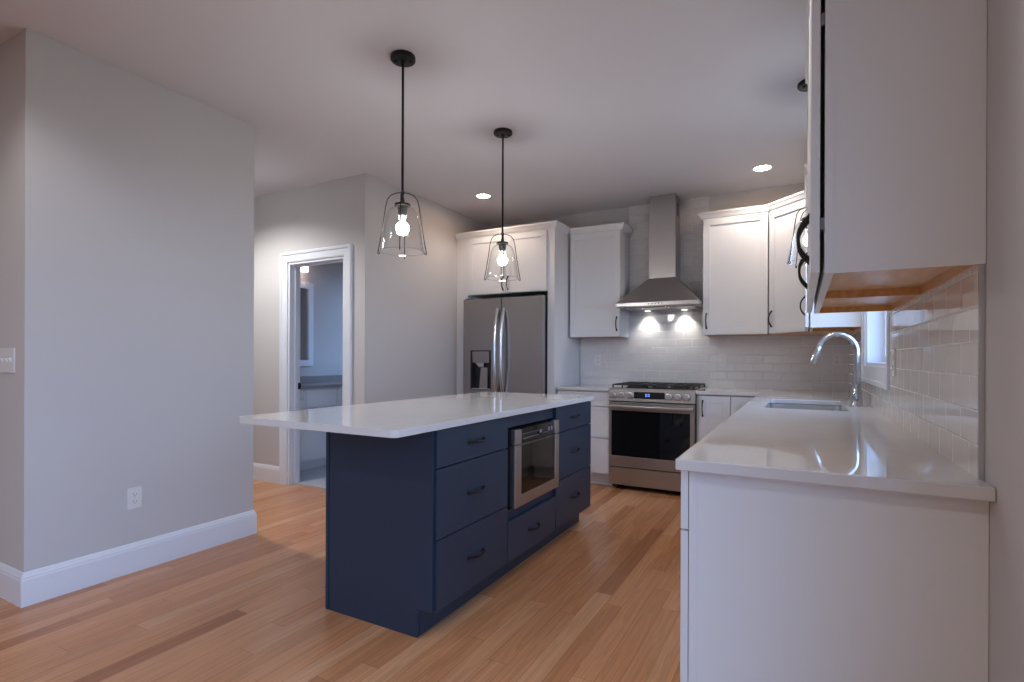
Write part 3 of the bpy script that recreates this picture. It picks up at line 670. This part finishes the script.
# oven door
dz0, dz1 = 0.209, 0.792
od = B().prism([rect(RX0+0.001, RX1-0.006, dz0, dz1), rect(-1.523, -0.834, 0.305, 0.715)], 0, 0.034, XZ(RF)).build('oven_door', M_SS_X, rg, bevel=0.002)
B().box(-1.523, -0.834, RF+0.003, RF+0.033, 0.305, 0.715).build('oven_window', M_BGLASS, od)
hb = B(); hz = 0.752
hb.prism([rrect(RF-0.058, RF-0.034, hz-0.017, hz+0.017, 0.009, 4)], RX0+0.012, RX1-0.012, lambda u, v, w: (w, u, v))
for x in (RX0+0.03, RX1-0.03): hb.box(x-0.012, x+0.012, RF-0.036, RF+0.001, hz-0.012, hz+0.012)
hb.build('handle', M_SS_X, od, smooth=True)
B().box(RX0+0.001, RX1-0.006, RF+0.001, RF+0.034, 0.045, 0.199).build('storage_drawer', M_SS_X, rg, bevel=0.003)
ck = B().box(RX0, RX1, RF+0.022, YB-0.0105, 0.897, 0.918).build('cooktop', M_SS_X, rg, bevel=0.003)
B().box(RX0+0.012, RX1-0.012, RF+0.042, YB-0.025, 0.9175, 0.9205).build('burner_pan', M_BGLASS, ck)
for x, y, r in ((RX0+0.17, 4.86, 0.045), (RX1-0.17, 4.86, 0.05), (RX0+0.17, 5.16, 0.04), (RX1-0.17, 5.16, 0.036), (RC, 5.01, 0.05)):
    B().lathe([(0, 0.9205), (r*1.25, 0.9205), (r*1.2, 0.927), (r, 0.928), (r, 0.936), (r*0.85, 0.94), (0, 0.94)], (x, y, 0)).build('burner', M_IRON, ck, smooth=True)
gw = (RX1-RX0-0.03)/3
for i in range(3):
    xa = RX0+0.017+i*gw; xb = xa+gw-0.004; q = B(); zt = 0.953
    bar = lambda p0, p1: q.tube([p0, p1], 0.0058, 6)
    y0_, y1_ = RF+0.05, YB-0.035
    for y in (y0_, y1_): q.box(xa, xb, y-0.006, y+0.006, zt-0.012, zt)
    for x in (xa+0.006, xb-0.006): q.box(x-0.006, x+0.006, y0_, y1_, zt-0.012, zt)
    xm_ = (xa+xb)/2
    q.box(xm_-0.005, xm_+0.005, y0_, y1_, zt-0.011, zt)
    for y in (y0_+0.10, (y0_+y1_)/2, y1_-0.10): q.box(xa, xb, y-0.005, y+0.005, zt-0.011, zt)
    for x in (xa+0.006, xb-0.006):
        for y in (y0_, (y0_+y1_)/2, y1_): q.box(x-0.007, x+0.007, y-0.007, y+0.007, 0.9205, zt-0.011)
    q.build('grate', M_IRON, ck, bevel=0.002)

# ------------------------------------------------------------------ hood
hd = thing('range_hood', (RC, 5.1, 1.655), 'stainless chimney hood with two lit lamps above the range', 'range hood')
hx0, hx1, hy0, hy1 = -1.541, -0.791, 4.842, YB-0.0105
cx0, cx1, cy0 = -1.296, -1.044, 5.10
can = B()
def ring(x0, x1, y0, z): return [(x0, y0, z), (x1, y0, z), (x1, hy1, z), (x0, hy1, z)]
can.hexa(ring(hx0, hx1, hy0, 1.668), ring(hx0, hx1, hy0, 1.702))
can.bm.faces.ensure_lookup_table(); bmesh.ops.delete(can.bm, geom=[f for f in can.bm.faces if all(abs(v.co.z-1.702) < 1e-5 for v in f.verts)], context='FACES_ONLY')
lo = [v for v in can.bm.verts if abs(v.co.z-1.702) < 1e-5]
order = []
for p in ring(hx0, hx1, hy0, 1.702): order.append(min(lo, key=lambda v: (v.co-Vector(p)).length))
top = [can.bm.verts.new(p) for p in ring(cx0-0.002, cx1+0.002, cy0-0.002, 1.952)]
for i in range(4): can.bm.faces.new((order[i], order[(i+1)%4], top[(i+1)%4], top[i]))
can.bm.faces.new(top)
cno = can.build('canopy', M_SS_X, hd, bevel=0.002)
ch = B(); ch.box(cx0, cx1, cy0, hy1, 1.951, 2.36); cho = ch.build('chimney', M_SS_X, hd, bevel=0.002)
B().box(cx0+0.004, cx1-0.004, cy0+0.004, hy1, 2.36, H-0.001).build('chimney_extension', M_SS_X, hd, bevel=0.002)
for i in range(4): B().box(cx1-0.0045, cx1-0.0032, 5.16+i*0.026, 5.174+i*0.026, 2.55, 2.67).build('vent_slot', M_DARK, hd)
fl = B().box(hx0+0.06, hx1-0.06, hy0+0.10, hy1-0.05, 1.658, 1.6675).build('grease_filter', M_NICKEL, hd, bevel=0.002)
for i in range(5): B().cyl((RC-0.06+i*0.03, hy0-0.001, 1.685), 0.006, -0.002, 0.002, 'Y', 12).build('button', M_BPLAST, hd)
for x in (-1.345, -0.995):
    y = 5.265
    lp = B().lathe([(0.034, 1.6655), (0.04, 1.6655), (0.04, 1.6545), (0.034, 1.6545)], (x, y, 0)).build('lamp_ring', M_NICKEL, hd, smooth=True)
    B().lathe([(0, 1.657), (0.034, 1.657), (0.034, 1.6575), (0, 1.6575)], (x, y, 0)).build('lamp_lens', M_HOODL, lp)
    s = bpy.data.lights.new('hood_spot', 'SPOT'); s.energy = E_HOOD; s.color = (1.0, 0.95, 0.88); s.spot_size = math.radians(100); s.spot_blend = 0.8; s.shadow_soft_size = 0.02
    so = bpy.data.objects.new('hood_spot', s); COL.objects.link(so); so.location = (x, y, 1.652); so.rotation_euler = (math.radians(8), 0, 0)

# ------------------------------------------------------------------ pendants
def make_pendant(loc, label):
    t = thing('pendant_light', loc, label, 'pendant light', 'glass pendants with black wire frames', 0, local=True)
    z = lambda a: (a if a > 1.905 else 1.905-(1.905-a)*0.915)-H      # heights written from the floor, origin at the ceiling
    cn = B().lathe([(0, 0), (0.062, 0), (0.064, -0.004), (0.064, -0.020), (0.060, -0.024), (0.012, -0.026), (0.011, -0.04), (0, -0.04)]).build('ceiling_canopy', M_BLACK, t, smooth=True)
    for a in (0.6, 0.6+PI): B().lathe([(0, -0.023), (0.007, -0.023), (0.007, -0.031), (0.004, -0.034), (0, -0.034)], (0.038*math.cos(a), 0.038*math.sin(a), 0), n=12).build('thumb_screw', M_BLACK, cn, smooth=True)
    B().tube([(0, 0, -0.035), (0, 0, z(1.975))], 0.0065, 12).build('rod', M_BLACK, t, smooth=True)
    so = B().lathe([(0, z(2.0)), (0.011, z(2.0)), (0.011, z(1.979)), (0.040, z(1.977)), (0.041, z(1.966)), (0.026, z(1.963)), (0.023, z(1.925)), (0.019, z(1.92)), (0, z(1.92))]).build('socket', M_BLACK, t, smooth=True)
    bp = []
    for i in range(15):
        a = PI*(0.13+0.87*i/14); bp.append((0.033*math.sin(a), z(1.848)+0.033*math.cos(a)))
    bu = B().lathe(bp, n=24).build('bulb', M_BULB, t, smooth=True)
    B().lathe([(0, z(1.919)), (0.0135, z(1.919)), (0.014, z(1.905)), (0.0155, z(1.89)), (0.0125, z(1.8805)), (0, z(1.8805))], n=20).build('bulb_neck', M_PLATE, bu, smooth=True)
    # bell of clear glass, open below
    gp = [(0.026, 1.9635), (0.045, 1.960), (0.062, 1.950), (0.074, 1.933), (0.083, 1.905), (0.091, 1.86), (0.1, 1.80), (0.109, 1.745), (0.1135, 1.715)]
    pr = [(r, z(h)) for r, h in gp] + [(r-0.0025, z(h)) for r, h in gp[::-1]]
    B().lathe(pr+[pr[0]], n=40).build('glass_shade', M_GLASS, t, smooth=True)
    B().lathe([(0.1135+0.0022*math.cos(2*PI*j/8), z(1.715)+0.0022*math.sin(2*PI*j/8)) for j in range(9)], n=40).build('glass_rim', M_RIM, t, smooth=True)
    for k in range(2):       # two wire arches crossing over the glass, each with hooked feet
        a0 = 0.60+k*PI/2; f = B(); half = [(0.0, 2.036), (0.03, 2.0335), (0.058, 2.022), (0.076, 2.0), (0.085, 1.965), (0.098, 1.87), (0.112, 1.775), (0.1225, 1.715), (0.124, 1.706), (0.121, 1.700), (0.116, 1.702), (0.1145, 1.710)]
        P = [(-r, h) for r, h in half[:0:-1]] + half
        f.tube([(r*math.cos(a0), r*math.sin(a0), z(h)) for r, h in P], 0.0026, 8)
        f.build('wire_arch', M_BLACK, t, smooth=True)
    B().lathe([(0.0066, z(2.045)), (0.010, z(2.043)), (0.010, z(2.028)), (0.0066, z(2.026))], n=16).build('rod_collar', M_BLACK, t, smooth=True)
    return t
p1 = make_pendant((-1.815, 2.135, H), 'glass pendant with black wire frame hanging over the near end of the island')
dup(p1, (-1.807, 3.165, H), 'glass pendant with black wire frame hanging in front of the cabinet over the refrigerator')
dup(p1, (0.035, 3.42, H), 'glass pendant over the sink, mostly hidden behind the near upper cabinet doors')

# ------------------------------------------------------------------ recessed lights
for x, y in ((-0.32, 1.75), (-2.69, 0.6)):     # two unseen cans, added for aisle light; the first fits a floor highlight
    d = bpy.data.lights.new('unseen_kitchen_can', 'SPOT'); d.energy = E_DOWN; d.color = WARM; d.spot_size = math.radians(138); d.spot_blend = 0.55; d.shadow_soft_size = 0.05
    o = bpy.data.objects.new('unseen_kitchen_can', d); COL.objects.link(o); o.location = (x, y, H-0.012)
for x, y in ((-0.9, -0.7), (-2.6, -0.7), (-4.3, -0.7), (-0.9, -2.6), (-2.6, -2.6), (-4.3, -2.6)):     # unseen fill lamps added behind the camera to brighten the room
    d = bpy.data.lights.new('added_room_fill', 'AREA'); d.shape = 'DISK'; d.size = 0.13; d.energy = E_ROOM; d.color = WARM
    o = bpy.data.objects.new('added_room_fill', d); COL.objects.link(o); o.location = (x, y, H-0.002)
def make_down(loc, label, energy=E_DOWN):
    t = thing('recessed_light', loc, label, 'ceiling light', 'recessed ceiling lights', 0, local=True)
    B().lathe([(0.062, 0.0), (0.084, 0.0), (0.084, -0.003), (0.072, -0.006), (0.062, -0.003)], n=36).build('trim_ring', M_TRIM, t, smooth=True)
    B().lathe([(0, -0.0012), (0.0625, -0.0012), (0.0625, -0.0022), (0, -0.0022)], n=36).build('lens', M_DOWN, t)
    d = bpy.data.lights.new('recessed_lamp', 'SPOT'); d.energy = energy; d.color = WARM; d.spot_size = math.radians(138); d.spot_blend = 0.55; d.shadow_soft_size = 0.05
    l = bpy.data.objects.new('recessed_lamp', d); COL.objects.link(l); l.parent = t; l.location = (0, 0, -0.012)
    return t
q1 = make_down((-2.69, 4.334, H), 'lit recessed ceiling light in front of the refrigerator', 13.0)
make_down((-0.289, 4.766, H), 'lit recessed ceiling light near the diagonal corner cabinet')
d = bpy.data.lights.new('hall_can', 'SPOT'); d.energy = 150; d.color = WARM; d.spot_size = math.radians(150); d.spot_blend = 0.6; d.shadow_soft_size = 0.05
o = bpy.data.objects.new('hall_can', d); COL.objects.link(o); o.location = (-4.3, 2.45, H-0.012)      # the side hall's can, behind the left wall

# ------------------------------------------------------------------ outlets and switch
def outlet(loc, rz, label, group=None, slots=True):
    t = thing('wall_outlet', loc, label, 'outlet', group, rz, local=True)   # local: faces -y
    B().prism([rrect(-0.036, 0.036, -0.058, 0.058, 0.004, 3)], -0.006, -0.0003, XZ(0)).build('cover_plate', M_PLATE, t, bevel=0.0015)
    for dz in (-0.02, 0.02):
        f = B().prism([rrect(-0.017, 0.017, dz-0.014, dz+0.014, 0.006, 4)], -0.0078, -0.0061, XZ(0)).build('socket_face', M_PLATE, t)
        s = B(); s.box(-0.0085, -0.0060, -0.0083, -0.0079, dz-0.003, dz+0.007); s.box(0.0060, 0.0085, -0.0083, -0.0079, dz-0.003, dz+0.006); s.cyl((0, 0, dz-0.0085), 0.0028, -0.0083, -0.0079, 'Y', 10)
        s.build('slot', M_SLOT, f)
    return t
outlet((XL, 1.573, 0.405), PI/2, 'white duplex outlet low on the left wall above its baseboard')
outlet((-1.883, YB-0.009, 1.17), 0, 'white outlet in the backsplash left of the range, below the upper cabinet')
outlet((-0.653, YB-0.009, 1.175), 0, 'white outlet in the backsplash just right of the range')
outlet((0.262, YB-0.009, 1.183), 0, 'white outlet in the corner backsplash, seen through the faucet arch')
outlet((XR-0.009, 2.78, 1.17), -PI/2, 'white outlet in the right wall tile beside the window casing')
sw = thing('light_switch', (-3.416, YL0, 1.163), 'white triple light switch plate on the far left wall', 'light switch', None, 0, local=True)
B().prism([rrect(-0.082, 0.082, -0.06, 0.06, 0.004, 3)], -0.006, -0.0003, XZ(0)).build('cover_plate', M_PLATE, sw, bevel=0.0015)
for x in (-0.046, 0.0, 0.046):
    B().hexa([(x-0.005, -0.0065, -0.011), (x+0.005, -0.0065, -0.011), (x+0.005, -0.006, -0.011), (x-0.005, -0.006, -0.011)], [(x-0.004, -0.017, 0.011), (x+0.004, -0.017, 0.011), (x+0.004, -0.006, 0.013), (x-0.004, -0.006, 0.013)]).build('toggle', M_PLATE, sw)

# ------------------------------------------------------------------ bathroom seen through the doorway
vn = thing('bathroom_vanity', (-4.77, 4.3, 0), 'white drawer vanity with light stone top inside the bathroom doorway', 'vanity')
VX = -4.505
B().box(XBATH+0.001, VX-0.021, 3.62, 5.20, 0.102, 0.863).build('case', M_CAB, vn, bevel=0.001)
B().box(XBATH+0.001, VX-0.075, 3.62, 5.20, 0.006, 0.1015).build('toe_kick', M_CAB, vn)
for ya, yb in ((3.625, 3.80), (3.806, 4.215), (4.221, 4.68), (4.686, 5.195)):
    dd = B().box(VX-0.02, VX, ya, yb, 0.665, 0.845).build('drawer', M_CAB, vn, bevel=0.0012)
for ya, yb in ((3.625, 4.215), (4.221, 5.195)):
    m2 = B(); m2.box(VX-0.02, VX, ya, yb, 0.108, 0.657); m2.build('door', M_CAB, vn, bevel=0.0012)
pull(B(), (VX, 3.715, 0.76), (0, 1, 0), (1, 0, 0), 0.09, 0.025).build('handle', M_NICKEL, vn, smooth=True)
vt_ = B(); vt_.box(XBATH+0.001, VX+0.022, 3.60, 5.21, 0.8635, 0.893); vt_.box(XBATH+0.001, XBATH+0.02, 3.60, 5.21, 0.8935, 0.97); vt_.build('stone_top', M_STONE, vn, bevel=0.002)
mr_ = thing('wall_mirror', (XBATH, 3.95, 1.085), 'white framed mirror on the bathroom wall above the vanity', 'mirror')
B().prism([rect(3.56, 4.34, 1.085, 2.05), rect(3.63, 4.27, 1.155, 1.98)], 0.001, 0.03, YZ(XBATH)).build('frame', M_TRIM, mr_, bevel=0.003)
B().box(XBATH+0.002, XBATH+0.012, 3.63, 4.27, 1.155, 1.98).build('glass', M_MIRROR, mr_)
vl = thing('vanity_light', (XBATH, 3.95, 2.2), 'glowing shaded vanity light on the bathroom wall above the mirror', 'wall light')
bb = B(); bb.box(XBATH+0.001, XBATH+0.025, 3.72, 4.18, 2.26, 2.30); bb.build('back_bar', M_NICKEL, vl, bevel=0.003)
for y in (3.76, 4.14):
    B().tube([(XBATH+0.024, y, 2.28), (XBATH+0.10, y, 2.28), (XBATH+0.10, y, 2.25)], 0.008, 10).build('arm', M_NICKEL, vl, smooth=True)
    B().lathe([(0.03, 2.26), (0.042, 2.25), (0.05, 2.16), (0.048, 2.16), (0.04, 2.248), (0.028, 2.257), (0.03, 2.26)], (XBATH+0.10, y, 0), n=24).build('shade', M_SHADE, vl, smooth=True)
